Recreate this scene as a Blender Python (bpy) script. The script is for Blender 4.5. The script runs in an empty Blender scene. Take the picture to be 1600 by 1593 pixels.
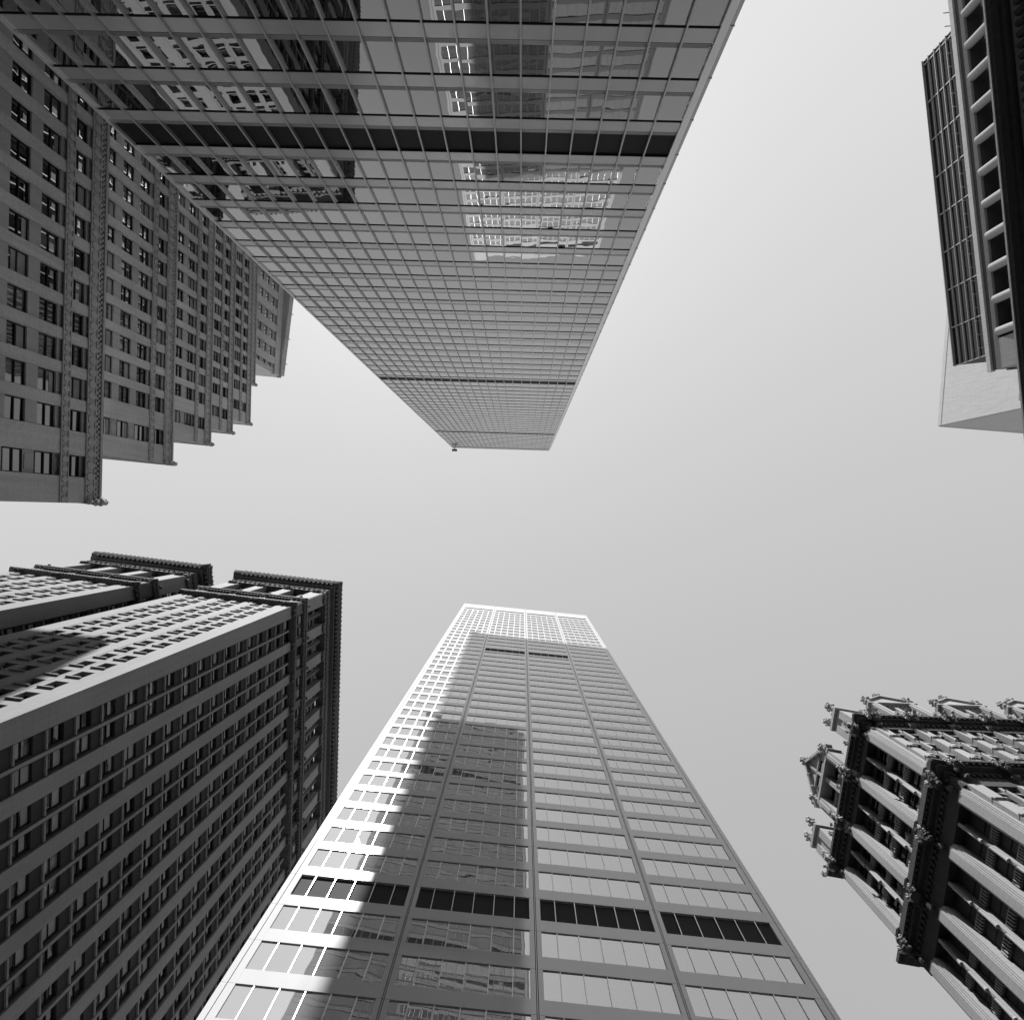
import bpy, math, random
from mathutils import Vector, Matrix

# ------------------------------------------------------------------ camera, sky, sun, exposure
S = bpy.context.scene
COL = S.collection
W_, H_ = 1600.0, 1593.0
FPX = 1105.0                       # focal length in photo pixels (a 38 mm lens on 6x6 film)
EYE = 1.6
zd = Vector((16.0, 6.0, FPX)).normalized()          # where the zenith sits in the camera frame
exv = (Vector((1, 0, 0)) - zd * zd.x).normalized()
eyv = zd.cross(exv)
R = Matrix((exv, eyv, zd))         # camera frame (right, down, forward) -> world (X, Y, Z up)
cam_d = bpy.data.cameras.new('camera')
cam = bpy.data.objects.new('camera', cam_d)
COL.objects.link(cam)
right = R @ Vector((1, 0, 0)); down = R @ Vector((0, 1, 0)); fwd = R @ Vector((0, 0, 1))
m3 = Matrix((right, -down, -fwd)).transposed()
cam.matrix_world = Matrix.Translation((0, 0, EYE)) @ m3.to_4x4()
cam_d.sensor_fit = 'HORIZONTAL'
cam_d.sensor_width = 36.0
cam_d.lens = FPX / W_ * 36.0
cam_d.clip_start = 0.1
cam_d.clip_end = 5000
S.camera = cam

SUN = Vector((-0.282, -1.0, 2.0)).normalized()      # towards the sun
elev = math.asin(SUN.z)
azim = math.atan2(SUN.x, SUN.y)                     # clockwise from +Y
world = bpy.data.worlds.new('World'); S.world = world
world.use_nodes = True
wn, wl = world.node_tree.nodes, world.node_tree.links
wn.clear()
sky = wn.new('ShaderNodeTexSky'); sky.sky_type = 'NISHITA'; sky.sun_disc = False
sky.sun_elevation = elev; sky.sun_rotation = azim
sky.air_density = 4.0; sky.dust_density = 0.3; sky.ozone_density = 1.0
bw = wn.new('ShaderNodeRGBToBW')                    # the photograph is black and white
bg = wn.new('ShaderNodeBackground'); bg.inputs['Strength'].default_value = 0.080
wo = wn.new('ShaderNodeOutputWorld')
wl.new(sky.outputs[0], bw.inputs[0]); wl.new(bw.outputs[0], bg.inputs[0]); wl.new(bg.outputs[0], wo.inputs[0])

sd = bpy.data.lights.new('sun', 'SUN'); sd.energy = 5.0; sd.angle = math.radians(0.53); sd.color = (1, 1, 1)
so = bpy.data.objects.new('sun', sd); COL.objects.link(so)
so.rotation_euler = (-SUN).to_track_quat('-Z', 'Y').to_euler(); so.location = (-40, -120, 420)

S.view_settings.view_transform = 'Standard'
S.view_settings.look = 'None'
S.view_settings.gamma = 1.0
S.view_settings.use_curve_mapping = False
S.view_settings.exposure = 0.71
S.render.engine = 'CYCLES'
S.cycles.max_bounces = 6
S.cycles.glossy_bounces = 4
S.cycles.diffuse_bounces = 1

rnd = random.Random(7)

# ------------------------------------------------------------------ materials
def N(nt, t, **kw):
    n = nt.nodes.new(t)
    for k, v in kw.items():
        setattr(n, k, v)
    return n

def mat_base(name):
    m = bpy.data.materials.new(name); m.use_nodes = True
    nt = m.node_tree; nt.nodes.clear()
    out = N(nt, 'ShaderNodeOutputMaterial')
    tc = N(nt, 'ShaderNodeTexCoord')
    return m, nt, out, tc

def stone(name, base, var=0.25, joint=0.0, jh=0.75, rough=0.85, grain=9.0, streak=0.25, spec=0.25, bump=0.02):
    """weathered masonry: blotches, fine grain, vertical rain streaks, optional horizontal joints"""
    m, nt, out, tc = mat_base(name)
    L = nt.links.new
    n1 = N(nt, 'ShaderNodeTexNoise'); n1.inputs['Scale'].default_value = 0.12; n1.inputs['Detail'].default_value = 5
    n2 = N(nt, 'ShaderNodeTexNoise'); n2.inputs['Scale'].default_value = grain; n2.inputs['Detail'].default_value = 4
    mp = N(nt, 'ShaderNodeMapping'); mp.inputs['Scale'].default_value = (2.2, 2.2, 0.10)
    n3 = N(nt, 'ShaderNodeTexNoise'); n3.inputs['Scale'].default_value = 1.0; n3.inputs['Detail'].default_value = 5
    L(tc.outputs['Object'], n1.inputs['Vector']); L(tc.outputs['Object'], n2.inputs['Vector'])
    L(tc.outputs['Object'], mp.inputs['Vector']); L(mp.outputs[0], n3.inputs['Vector'])
    def madd(sock, mul, add):
        a = N(nt, 'ShaderNodeMath', operation='MULTIPLY_ADD')
        L(sock, a.inputs[0]); a.inputs[1].default_value = mul; a.inputs[2].default_value = add
        return a.outputs[0]
    f1 = madd(n1.outputs[0], var * 1.6, 1 - var * 0.8)
    f2 = madd(n2.outputs[0], var * 1.2, 1 - var * 0.6)
    f3 = madd(n3.outputs[0], streak * 2.0, 1 - streak)
    def mul(a, b):
        x = N(nt, 'ShaderNodeMath', operation='MULTIPLY'); L(a, x.inputs[0])
        if isinstance(b, float): x.inputs[1].default_value = b
        else: L(b, x.inputs[1])
        return x.outputs[0]
    v = mul(mul(f1, f2), f3)
    if joint > 0:
        sx = N(nt, 'ShaderNodeSeparateXYZ'); L(tc.outputs['Object'], sx.inputs[0])
        d = N(nt, 'ShaderNodeMath', operation='DIVIDE'); L(sx.outputs[2], d.inputs[0]); d.inputs[1].default_value = jh
        fr = N(nt, 'ShaderNodeMath', operation='FRACT'); L(d.outputs[0], fr.inputs[0])
        lt = N(nt, 'ShaderNodeMath', operation='LESS_THAN'); L(fr.outputs[0], lt.inputs[0]); lt.inputs[1].default_value = 0.07
        j = madd(lt.outputs[0], -joint, 1.0)
        v = mul(v, j)
    v = mul(v, float(base))
    b = N(nt, 'ShaderNodeBsdfPrincipled')
    b.inputs['Roughness'].default_value = rough
    b.inputs['Specular IOR Level'].default_value = spec
    L(v, b.inputs['Base Color'])
    bp = N(nt, 'ShaderNodeBump'); bp.inputs['Strength'].default_value = 0.6; bp.inputs['Distance'].default_value = bump
    L(n2.outputs[0], bp.inputs['Height']); L(bp.outputs[0], b.inputs['Normal'])
    L(b.outputs[0], out.inputs[0])
    return m

def metal(name, base, metallic=0.4, rough=0.35, var=0.12, wav=0.0, spec=0.5, coat=0.0):
    m, nt, out, tc = mat_base(name)
    L = nt.links.new
    b = N(nt, 'ShaderNodeBsdfPrincipled')
    n1 = N(nt, 'ShaderNodeTexNoise'); n1.inputs['Scale'].default_value = 0.35; n1.inputs['Detail'].default_value = 6
    mp = N(nt, 'ShaderNodeMapping'); mp.inputs['Scale'].default_value = (1.4, 1.4, 0.25)
    L(tc.outputs['Object'], mp.inputs[0]); L(mp.outputs[0], n1.inputs['Vector'])
    at = N(nt, 'ShaderNodeAttribute', attribute_name='rnd')
    mix = N(nt, 'ShaderNodeMath', operation='ADD'); L(n1.outputs[0], mix.inputs[0])
    hf = N(nt, 'ShaderNodeMath', operation='MULTIPLY'); L(at.outputs['Fac'], hf.inputs[0]); hf.inputs[1].default_value = 0.4
    L(hf.outputs[0], mix.inputs[1])
    ma = N(nt, 'ShaderNodeMath', operation='MULTIPLY_ADD'); L(mix.outputs[0], ma.inputs[0])
    ma.inputs[1].default_value = base * var * 2; ma.inputs[2].default_value = base * (1 - var * 1.4)
    L(ma.outputs[0], b.inputs['Base Color'])
    b.inputs['Metallic'].default_value = metallic
    b.inputs['Roughness'].default_value = rough
    b.inputs['Specular IOR Level'].default_value = spec
    if coat > 0:   # anodised skin: a thin clear layer over the matt sheet
        b.inputs['Coat Weight'].default_value = coat; b.inputs['Coat IOR'].default_value = 1.8; b.inputs['Coat Roughness'].default_value = 0.07
    if wav > 0:
        n2 = N(nt, 'ShaderNodeTexNoise'); n2.inputs['Scale'].default_value = 0.8
        L(tc.outputs['Object'], n2.inputs['Vector'])
        bp = N(nt, 'ShaderNodeBump'); bp.inputs['Distance'].default_value = wav; L(n2.outputs[0], bp.inputs['Height'])
        L(bp.outputs[0], b.inputs['Normal'])
    L(b.outputs[0], out.inputs[0])
    return m

def glass(name, refl=0.55, tint=0.9, dark=0.02, blind=0.35, blindp=0.5, wav=0.004, wscale=0.7, stripe=7.0, rough=0.0, grazing=0.3, blend=0.35):
    """coated office glass: a mirror skin over a dark room, some panes with vertical blinds behind"""
    m, nt, out, tc = mat_base(name)
    L = nt.links.new
    at = N(nt, 'ShaderNodeAttribute', attribute_name='rnd')
    # vertical blinds follow world X/Y along the wall
    sx = N(nt, 'ShaderNodeSeparateXYZ'); L(tc.outputs['Object'], sx.inputs[0])
    ad = N(nt, 'ShaderNodeMath', operation='ADD'); L(sx.outputs[0], ad.inputs[0]); L(sx.outputs[1], ad.inputs[1])
    ml = N(nt, 'ShaderNodeMath', operation='MULTIPLY'); L(ad.outputs[0], ml.inputs[0]); ml.inputs[1].default_value = stripe * 6.283
    sn = N(nt, 'ShaderNodeMath', operation='SINE'); L(ml.outputs[0], sn.inputs[0])
    s2 = N(nt, 'ShaderNodeMath', operation='MULTIPLY_ADD'); L(sn.outputs[0], s2.inputs[0]); s2.inputs[1].default_value = 0.3; s2.inputs[2].default_value = 0.7
    gt = N(nt, 'ShaderNodeMath', operation='LESS_THAN'); L(at.outputs['Fac'], gt.inputs[0]); gt.inputs[1].default_value = blindp
    lv = N(nt, 'ShaderNodeMath', operation='MULTIPLY'); L(at.outputs['Fac'], lv.inputs[0]); lv.inputs[1].default_value = 13.7
    fr = N(nt, 'ShaderNodeMath', operation='FRACT'); L(lv.outputs[0], fr.inputs[0])
    a1 = N(nt, 'ShaderNodeMath', operation='MULTIPLY'); L(s2.outputs[0], a1.inputs[0]); L(gt.outputs[0], a1.inputs[1])
    a2 = N(nt, 'ShaderNodeMath', operation='MULTIPLY'); L(a1.outputs[0], a2.inputs[0]); L(fr.outputs[0], a2.inputs[1])
    a3 = N(nt, 'ShaderNodeMath', operation='MULTIPLY_ADD'); L(a2.outputs[0], a3.inputs[0]); a3.inputs[1].default_value = blind; a3.inputs[2].default_value = dark
    df = N(nt, 'ShaderNodeBsdfDiffuse'); L(a3.outputs[0], df.inputs['Color'])
    gl = N(nt, 'ShaderNodeBsdfGlossy'); gl.inputs['Roughness'].default_value = rough; gl.inputs['Color'].default_value = (tint, tint, tint, 1)
    nz = N(nt, 'ShaderNodeTexNoise'); nz.inputs['Scale'].default_value = wscale; nz.inputs['Detail'].default_value = 1.0
    mp = N(nt, 'ShaderNodeMapping'); L(tc.outputs['Object'], mp.inputs[0])
    cb = N(nt, 'ShaderNodeCombineXYZ')
    om = N(nt, 'ShaderNodeMath', operation='MULTIPLY'); L(at.outputs['Fac'], om.inputs[0]); om.inputs[1].default_value = 2.5
    L(om.outputs[0], cb.inputs[0]); L(cb.outputs[0], mp.inputs['Location'])
    L(mp.outputs[0], nz.inputs['Vector'])
    bp = N(nt, 'ShaderNodeBump'); bp.inputs['Distance'].default_value = wav; bp.inputs['Strength'].default_value = 1.0
    L(nz.outputs[0], bp.inputs['Height']); L(bp.outputs[0], gl.inputs['Normal'])
    lw = N(nt, 'ShaderNodeLayerWeight'); lw.inputs['Blend'].default_value = blend
    f = N(nt, 'ShaderNodeMath', operation='MULTIPLY_ADD', use_clamp=True); L(lw.outputs['Facing'], f.inputs[0])
    f.inputs[1].default_value = grazing; f.inputs[2].default_value = refl
    mx = N(nt, 'ShaderNodeMixShader'); L(f.outputs[0], mx.inputs[0]); L(df.outputs[0], mx.inputs[1]); L(gl.outputs[0], mx.inputs[2])
    L(mx.outputs[0], out.inputs[0])
    return m

M = dict(
    eq_stone=stone('limestone_pale', 0.30, var=0.22, joint=0.12, jh=1.1, streak=0.14),
    eq_trim=stone('terracotta_dark', 0.14, var=0.35, streak=0.3, bump=0.06, grain=5),
    eq_span=stone('dark_spandrel', 0.05, var=0.2, streak=0.2),  # dark spandrels, colour lowered further to deepen the shaded faces
    st_stone=stone('limestone_grey', 0.58, var=0.42, joint=0.10, jh=0.9, streak=0.22, grain=5),
    st_trim=stone('carved_stone', 0.48, var=0.35, streak=0.2, grain=7, bump=0.05),
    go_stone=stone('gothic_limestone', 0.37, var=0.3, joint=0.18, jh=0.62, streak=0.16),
    go_dark=stone('shade_dark_stone', 0.06, var=0.4, streak=0.3, bump=0.06, grain=6),  # shade of soffits and recesses put into the stone colour; roofs share it
    wt_stone=stone('pale_cladding', 0.44, var=0.10, joint=0.06, jh=4.0, streak=0.26, grain=1.5),
    rt_stone=stone('concrete_slab', 0.34, var=0.15, joint=0.2, jh=1.5),
    rt_mid=stone('grey_concrete', 0.24, var=0.2, joint=0.2, jh=1.5),
    rt_dark=stone('dark_granite', 0.06, var=0.35, streak=0.35),
    concrete=stone('street_concrete', 0.13, var=0.2, streak=0.0),
    asphalt=stone('asphalt', 0.06, var=0.3, streak=0.0, grain=30),
    alu=metal('aluminium_panel', 0.62, metallic=0.0, rough=0.7, var=0.10, wav=0.0, spec=0.1, coat=0.9),
    alu_mul=metal('aluminium_mullion', 0.72, metallic=0.6, rough=0.36),
    mul_top=metal('grey_mullion', 0.42, metallic=0.6, rough=0.35),
    steel=metal('steel_spandrel', 0.50, metallic=0.3, rough=0.22, var=0.06, wav=0.004, spec=0.7),
    steel_dark=metal('vent_strip', 0.22, metallic=0.3, rough=0.45),
    black=metal('black_louvre', 0.012, metallic=0.0, rough=0.55, spec=0.08),
    black_b=metal('painted_louvre', 0.06, metallic=0.0, rough=0.7, spec=0.04),
    joint=metal('dark_joint', 0.02, metallic=0.0, rough=0.8),
    iron=metal('roof_iron', 0.10, metallic=0.3, rough=0.6),
    g_top=glass('tower_glass', refl=0.08, grazing=1.0, blend=0.25, tint=0.93, dark=0.008, blind=0.16, blindp=0.6, wav=0.0022),
    g_bot=glass('mirror_glass', refl=0.40, grazing=0.34, tint=0.84, dark=0.27, blind=0.12, blindp=0.8, wav=0.0045, wscale=0.45),
    g_old=glass('sash_glass', refl=0.10, grazing=0.35, tint=0.9, dark=0.012, blind=0.3, blindp=0.4, stripe=0.6, wav=0.004),
    g_st=glass('tower_sash_glass', refl=0.09, grazing=0.45, tint=0.9, dark=0.01, blind=0.25, blindp=0.5, stripe=0.4, wav=0.004),
    blind=metal('window_blind', 0.38, metallic=0.0, rough=0.8, var=0.3, spec=0.1),
    g_dark=glass('dark_glass', refl=0.03, grazing=0.16, tint=0.8, dark=0.006, blind=0.05, blindp=0.3, stripe=0.6),
    sash=metal('window_sash', 0.025, metallic=0.0, rough=0.6, spec=0.2),
    sash_lt=metal('pale_sash', 0.30, metallic=0.0, rough=0.6),
)

# ------------------------------------------------------------------ mesh helpers
class MB:
    def __init__(s): s.v = []; s.f = []; s.r = []
    def add(s, vs, fs, r=None):
        o = len(s.v); s.v.extend(vs)
        if r is None: r = rnd.random()
        for q in fs: s.f.append(tuple(i + o for i in q)); s.r.append(r)
    def merge(s, b):
        o = len(s.v); s.v.extend(b.v); s.f.extend(tuple(i + o for i in q) for q in b.f); s.r.extend(b.r)
    def build(s, name, mat, parent=None, smooth=False):
        off = parent_world(parent)
        me = bpy.data.meshes.new(name)
        me.from_pydata([(x - off[0], y - off[1], z - off[2]) for x, y, z in s.v], [], s.f)
        at = me.attributes.new('rnd', 'FLOAT', 'FACE')
        at.data.foreach_set('value', s.r)
        if smooth: me.polygons.foreach_set('use_smooth', [True] * len(me.polygons))
        me.materials.append(mat); me.update()
        o = bpy.data.objects.new(name, me); COL.objects.link(o)
        if parent is not None: o.parent = parent
        return o

ROOTLOC = {}
def parent_world(p):
    while p is not None and p.name not in ROOTLOC: p = p.parent
    return ROOTLOC[p.name] if p is not None else (0, 0, 0)

def thing(name, label, cat, loc, group=None):
    o = bpy.data.objects.new(name, None); COL.objects.link(o)
    o.location = loc; o.empty_display_size = 2
    o['label'] = label; o['category'] = cat
    if group: o['group'] = group
    ROOTLOC[o.name] = tuple(loc)
    return o

class Fr:
    """a wall's own frame: u along the wall, d outwards, z up"""
    def __init__(s, O, e, n):
        s.O = O; L = math.hypot(*e); s.e = (e[0] / L, e[1] / L); L = math.hypot(*n); s.n = (n[0] / L, n[1] / L)
        s.rh = s.e[0] * s.n[1] - s.e[1] * s.n[0] > 0
    def P(s, u, d, z): return (s.O[0] + s.e[0] * u + s.n[0] * d, s.O[1] + s.e[1] * u + s.n[1] * d, z)
    def box(s, mb, u0, u1, d0, d1, z0, z1, r=None):
        vs = [s.P(u, d, z) for z in (z0, z1) for d in (d0, d1) for u in (u0, u1)]
        fs = [(0, 2, 3, 1), (4, 5, 7, 6), (0, 1, 5, 4), (2, 6, 7, 3), (0, 4, 6, 2), (1, 3, 7, 5)]
        if not s.rh: fs = [q[::-1] for q in fs]
        mb.add(vs, fs, r)
    def quad(s, mb, u0, u1, d, z0, z1, r=None, jit=0.0):
        j = [rnd.uniform(-jit, jit) for _ in range(3)]
        # planar tilt of the pane
        dd = lambda a, b: d + j[0] * (a - .5) + j[1] * (b - .5)
        vs = [s.P(u0, dd(0, 0), z0), s.P(u1, dd(1, 0), z0), s.P(u1, dd(1, 1), z1), s.P(u0, dd(0, 1), z1)]
        f = (3, 2, 1, 0) if s.rh else (0, 1, 2, 3)
        mb.add(vs, [f], r)
    def prism(s, mb, pts, d0, d1, r=None):
        """pts: outline in (u, z)"""
        k = len(pts)
        vs = [s.P(u, d0, z) for u, z in pts] + [s.P(u, d1, z) for u, z in pts]
        a = sum(pts[i][0] * pts[(i + 1) % k][1] - pts[(i + 1) % k][0] * pts[i][1] for i in range(k))
        fs = [tuple(range(k)), tuple(range(2 * k - 1, k - 1, -1))] + [(i, i + k, (i + 1) % k + k, (i + 1) % k) for i in range(k)]
        if (a > 0) != s.rh: fs = [q[::-1] for q in fs]
        fs = [q[::-1] for q in fs]
        mb.add(vs, fs, r)

def cyl(mb, x, y, z0, z1, r0, r1=None, n=14):
    r1 = r0 if r1 is None else r1
    vs = [(x + r * math.cos(2 * math.pi * i / n), y + r * math.sin(2 * math.pi * i / n), z) for z, r in ((z0, r0), (z1, r1)) for i in range(n)]
    fs = [(i, (i + 1) % n, (i + 1) % n + n, i + n) for i in range(n)] + [tuple(range(n - 1, -1, -1)), tuple(range(n, 2 * n))]
    mb.add(vs, fs)

def blob(mb, x, y, z, r, sz=1.0, jit=0.22, nu=8, nv=6):
    vs = [(x, y, z - r * sz)]
    for j in range(1, nv):
        t = math.pi * j / nv
        for i in range(nu):
            a = 2 * math.pi * i / nu; q = r * (1 + rnd.uniform(-jit, jit))
            vs.append((x + q * math.sin(t) * math.cos(a), y + q * math.sin(t) * math.sin(a), z - q * sz * math.cos(t)))
    vs.append((x, y, z + r * sz))
    fs = [(0, 1 + (i + 1) % nu, 1 + i) for i in range(nu)]
    for j in range(nv - 2):
        for i in range(nu):
            a = 1 + j * nu + i; b = 1 + j * nu + (i + 1) % nu
            fs.append((a, b, b + nu, a + nu))
    l = len(vs) - 1; o = 1 + (nv - 2) * nu
    fs += [(l, o + i, o + (i + 1) % nu) for i in range(nu)]
    mb.add(vs, fs)

def proj(p):
    c = R.transposed() @ (Vector(p) - Vector((0, 0, EYE)))
    if c.z < 0.1: return None
    return (W_ / 2 + FPX * c.x / c.z, H_ / 2 + FPX * c.y / c.z)

def area(mb):
    ps = [proj(p) for p in mb.v]
    ps = [p for p in ps if p]
    if not ps: return 0
    x0, x1 = min(p[0] for p in ps), max(p[0] for p in ps); y0, y1 = min(p[1] for p in ps), max(p[1] for p in ps)
    x0, y0 = max(x0, 0), max(y0, 0); x1, y1 = min(x1, W_), min(y1, H_)
    return max(0, x1 - x0) * max(0, y1 - y0)

class Bank:
    """repeated parts: the ones that show largest get objects of their own, the rest one 'stuff' part"""
    def __init__(s, name, mat, limit=98): s.n = name; s.m = mat; s.l = limit; s.it = []
    def add(s, mb, subs=()): s.it.append((mb, subs))
    def flush(s, root, hidden=None):
        def a(i):
            v = area(i[0])
            if hidden and v > 0:
                c = i[0].v[0]
                if hidden(c): v = 0
            return v
        its = sorted(((a(i), k, i) for k, i in enumerate(s.it)), key=lambda t: (-t[0], t[1]))
        rest = []
        for k, (ar, _, (mb, subs)) in enumerate(its):
            if k < s.l and ar > 0:
                o = mb.build(s.n, s.m, root)
                for (sn, sm, smat) in subs: sm.build(sn, smat, o)
            else: rest.append((mb, subs))
        if rest:
            big = MB(); sb = {}
            for mb, subs in rest:
                big.merge(mb)
                for (sn, sm, smat) in subs:
                    sb.setdefault(sn, (MB(), smat))[0].merge(sm)
            o = big.build(s.n, s.m, root); o['kind'] = 'stuff'
            for sn, (q, smat) in sb.items():
                c = q.build(sn, smat, o); c['kind'] = 'stuff'

# ------------------------------------------------------------------ the setting: ground
def struct(name, mb, mat):
    o = mb.build(name, mat); o['kind'] = 'structure'; return o
G = Fr((0, 0), (1, 0), (0, 1))
g = MB(); g.add([(-1500, -1500, 0), (1500, -1500, 0), (1500, 1500, 0), (-1500, 1500, 0)], [(0, 1, 2, 3)])
struct('ground', g, M['concrete'])
g = MB(); g.add([(-300, -14, .004), (300, -4, .004), (300, 9, .004), (-300, -2, .004)], [(0, 1, 2, 3)])
struct('street', g, M['asphalt'])
g = MB(); G.box(g, -34, 26, -21.5, -16.5, 0, .14); struct('pavement', g, M['concrete'])
g = MB(); G.box(g, -34, 34, 16.5, 24.0, 0, .14); struct('pavement', g, M['concrete'])

# ================================================================== glass office tower (top of the picture)
def glass_tower():
    A, B = (-25.45, -24.20), (9.86, -23.12)
    L = math.hypot(B[0] - A[0], B[1] - A[1]); e = ((B[0] - A[0]) / L, (B[1] - A[1]) / L); n = (-e[1], e[0])
    H = 261.0; DEP = 84.0
    root = thing('glass_office_tower', 'tall glass curtain wall tower with close vertical mullions and black bands, in shade', 'office tower', (A[0] + e[0] * L / 2, A[1] + e[1] * L / 2, 0))
    F = Fr(A, e, n)
    C2 = F.P(0, -DEP, 0)[:2]; C3 = F.P(L, -DEP, 0)[:2]
    sides = [(F, L), (Fr(F.P(L, 0, 0)[:2], (-n[0], -n[1]), e), DEP), (Fr(C3, (-e[0], -e[1]), (-n[0], -n[1])), L), (Fr(C2, n, (-e[0], -e[1])), DEP)]
    b = MB(); F.box(b, .3, L - .3, -DEP + .3, -.35, 0, H - .4); b.build('core', M['joint'], root)
    nfl = 65; Z0 = 2.9
    mech = {10, 30, 50}
    EL, ER = .10, .45
    pitch = (L - EL - ER) / 22
    span = Bank('spandrel', M['steel'], 70); vent = Bank('vent_strip', M['steel_dark'], 70)
    pane = Bank('glass_pane', M['g_top'], 98); louv = Bank('louvre_band', M['black'], 10); jshade = Bank('joint_shade_strip', M['joint'], 70)
    for k in range(-1, nfl):
        z = Z0 + 4.06 * k
        if z + 4.06 > H - 1: break
        s_ = MB(); v_ = MB(); lv = MB()
        for si, (f, l) in enumerate(sides):
            a0, a1 = (EL, l - ER) if si % 2 == 0 else (.33, l - .33)
            f.box(s_, a0, a1, -.32, .0, z, z + 1.05, .5)
            f.box(v_, a0, a1, -.32, -.05, z + 1.12, z + 1.50, .5)
            if k in mech:
                f.box(lv, a0, a1, -.32, -.10, z + 1.5, z + 4.06, .5)
            elif si:
                np_ = 22 if si == 2 else 54
                q = MB(); w = (a1 - a0) / np_
                for i in range(np_): f.quad(q, a0 + w * i, a0 + w * (i + 1), -.15, z + 1.5, z + 4.0)
                pane.add(q)
            else:
                for i in range(22):
                    q = MB(); F.quad(q, EL + pitch * i, EL + pitch * (i + 1), -.06, z + 1.5, z + 4.0, jit=.005)
                    pane.add(q)
        # added black strips: dark joint above, shaded underside below each spandrel
        gk = MB()
        F.box(gk, EL, L - ER, -.32, -.015, z + 1.05, z + 1.11, .5); F.box(gk, EL, L - ER, -.32, -.012, z - .05, z, .5)
        jshade.add(gk)
        span.add(s_); vent.add(v_)
        if k in mech: louv.add(lv)
    for bk in (span, vent, pane, louv, jshade): bk.flush(root)
    mul = Bank('mullion', M['mul_top'], 60)
    for i in range(1, 22):
        q = MB(); u = EL + pitch * i
        F.box(q, u - .045, u + .045, -.1, .15, 0, H - 3.2, .4)
        mul.add(q)
    for si in (1, 2, 3):
        f, l = sides[si]; np_ = 22 if si == 2 else 54
        for i in range(1, np_):
            q = MB(); u = .3 + (l - .6) / np_ * i
            f.box(q, u - .065, u + .065, -.1, .17, 0, H - 3.2, .4)
            mul.add(q)
    mul.flush(root)
    for u0, u1, d1 in ((-.06, EL, .13), (L - ER, L - .06, .12)):
        q = MB(); F.box(q, u0, u1, -.4, d1, 0, H - .3); q.build('corner_strip', M['alu_mul'], root)
    q = MB(); F.box(q, L - .06, L + .28, -.75, -.25, 0, H - 2.5)
    for k in range(64): F.box(q, L - .06, L + .31, -.78, -.22, 3 + k * 4.06, 3.06 + k * 4.06)
    q.build('corner_return', M['steel'], root)
    q = MB()
    for f, l in sides: f.box(q, 0.02, l - .02, -.5, .06, H - 3.2, H)
    q.build('parapet', M['steel'], root)
    # window cleaning davit at the roof corner
    dv = thing('roof_davit', 'small black window cleaning hoist on the roof corner of the glass tower', 'hoist', (A[0] + .6, A[1] + .6, H))
    b = MB(); f = Fr((A[0], A[1]), e, n)
    f.box(b, .4, .7, -3.0, .9, H + .5, H + .8); f.box(b, .4, .7, -1.0, -.7, H, H + .5); f.box(b, .4, .7, -3.0, -2.7, H, H + .5)
    b.build('jib', M['iron'], dv)
    b = MB(); f.box(b, -.1, 1.7, .6, 1.35, H - 2.5, H - 2.42); f.box(b, -.1, -.02, .6, 1.35, H - 2.42, H - 1.5); f.box(b, 1.62, 1.7, .6, 1.35, H - 2.42, H - 1.5)
    f.box(b, -.02, 1.62, 1.29, 1.35, H - 1.58, H - 1.5); f.box(b, -.02, 1.62, 1.29, 1.35, H - 2.0, H - 1.94)
    b.build('cradle', M['iron'], dv)
    b = MB(); f.box(b, .53, .57, .7, .74, H - 1.6, H + .5); f.box(b, .53, .57, .4, .44, H + .8, H + 2.6); b.build('cable', M['iron'], dv)
glass_tower()

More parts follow.
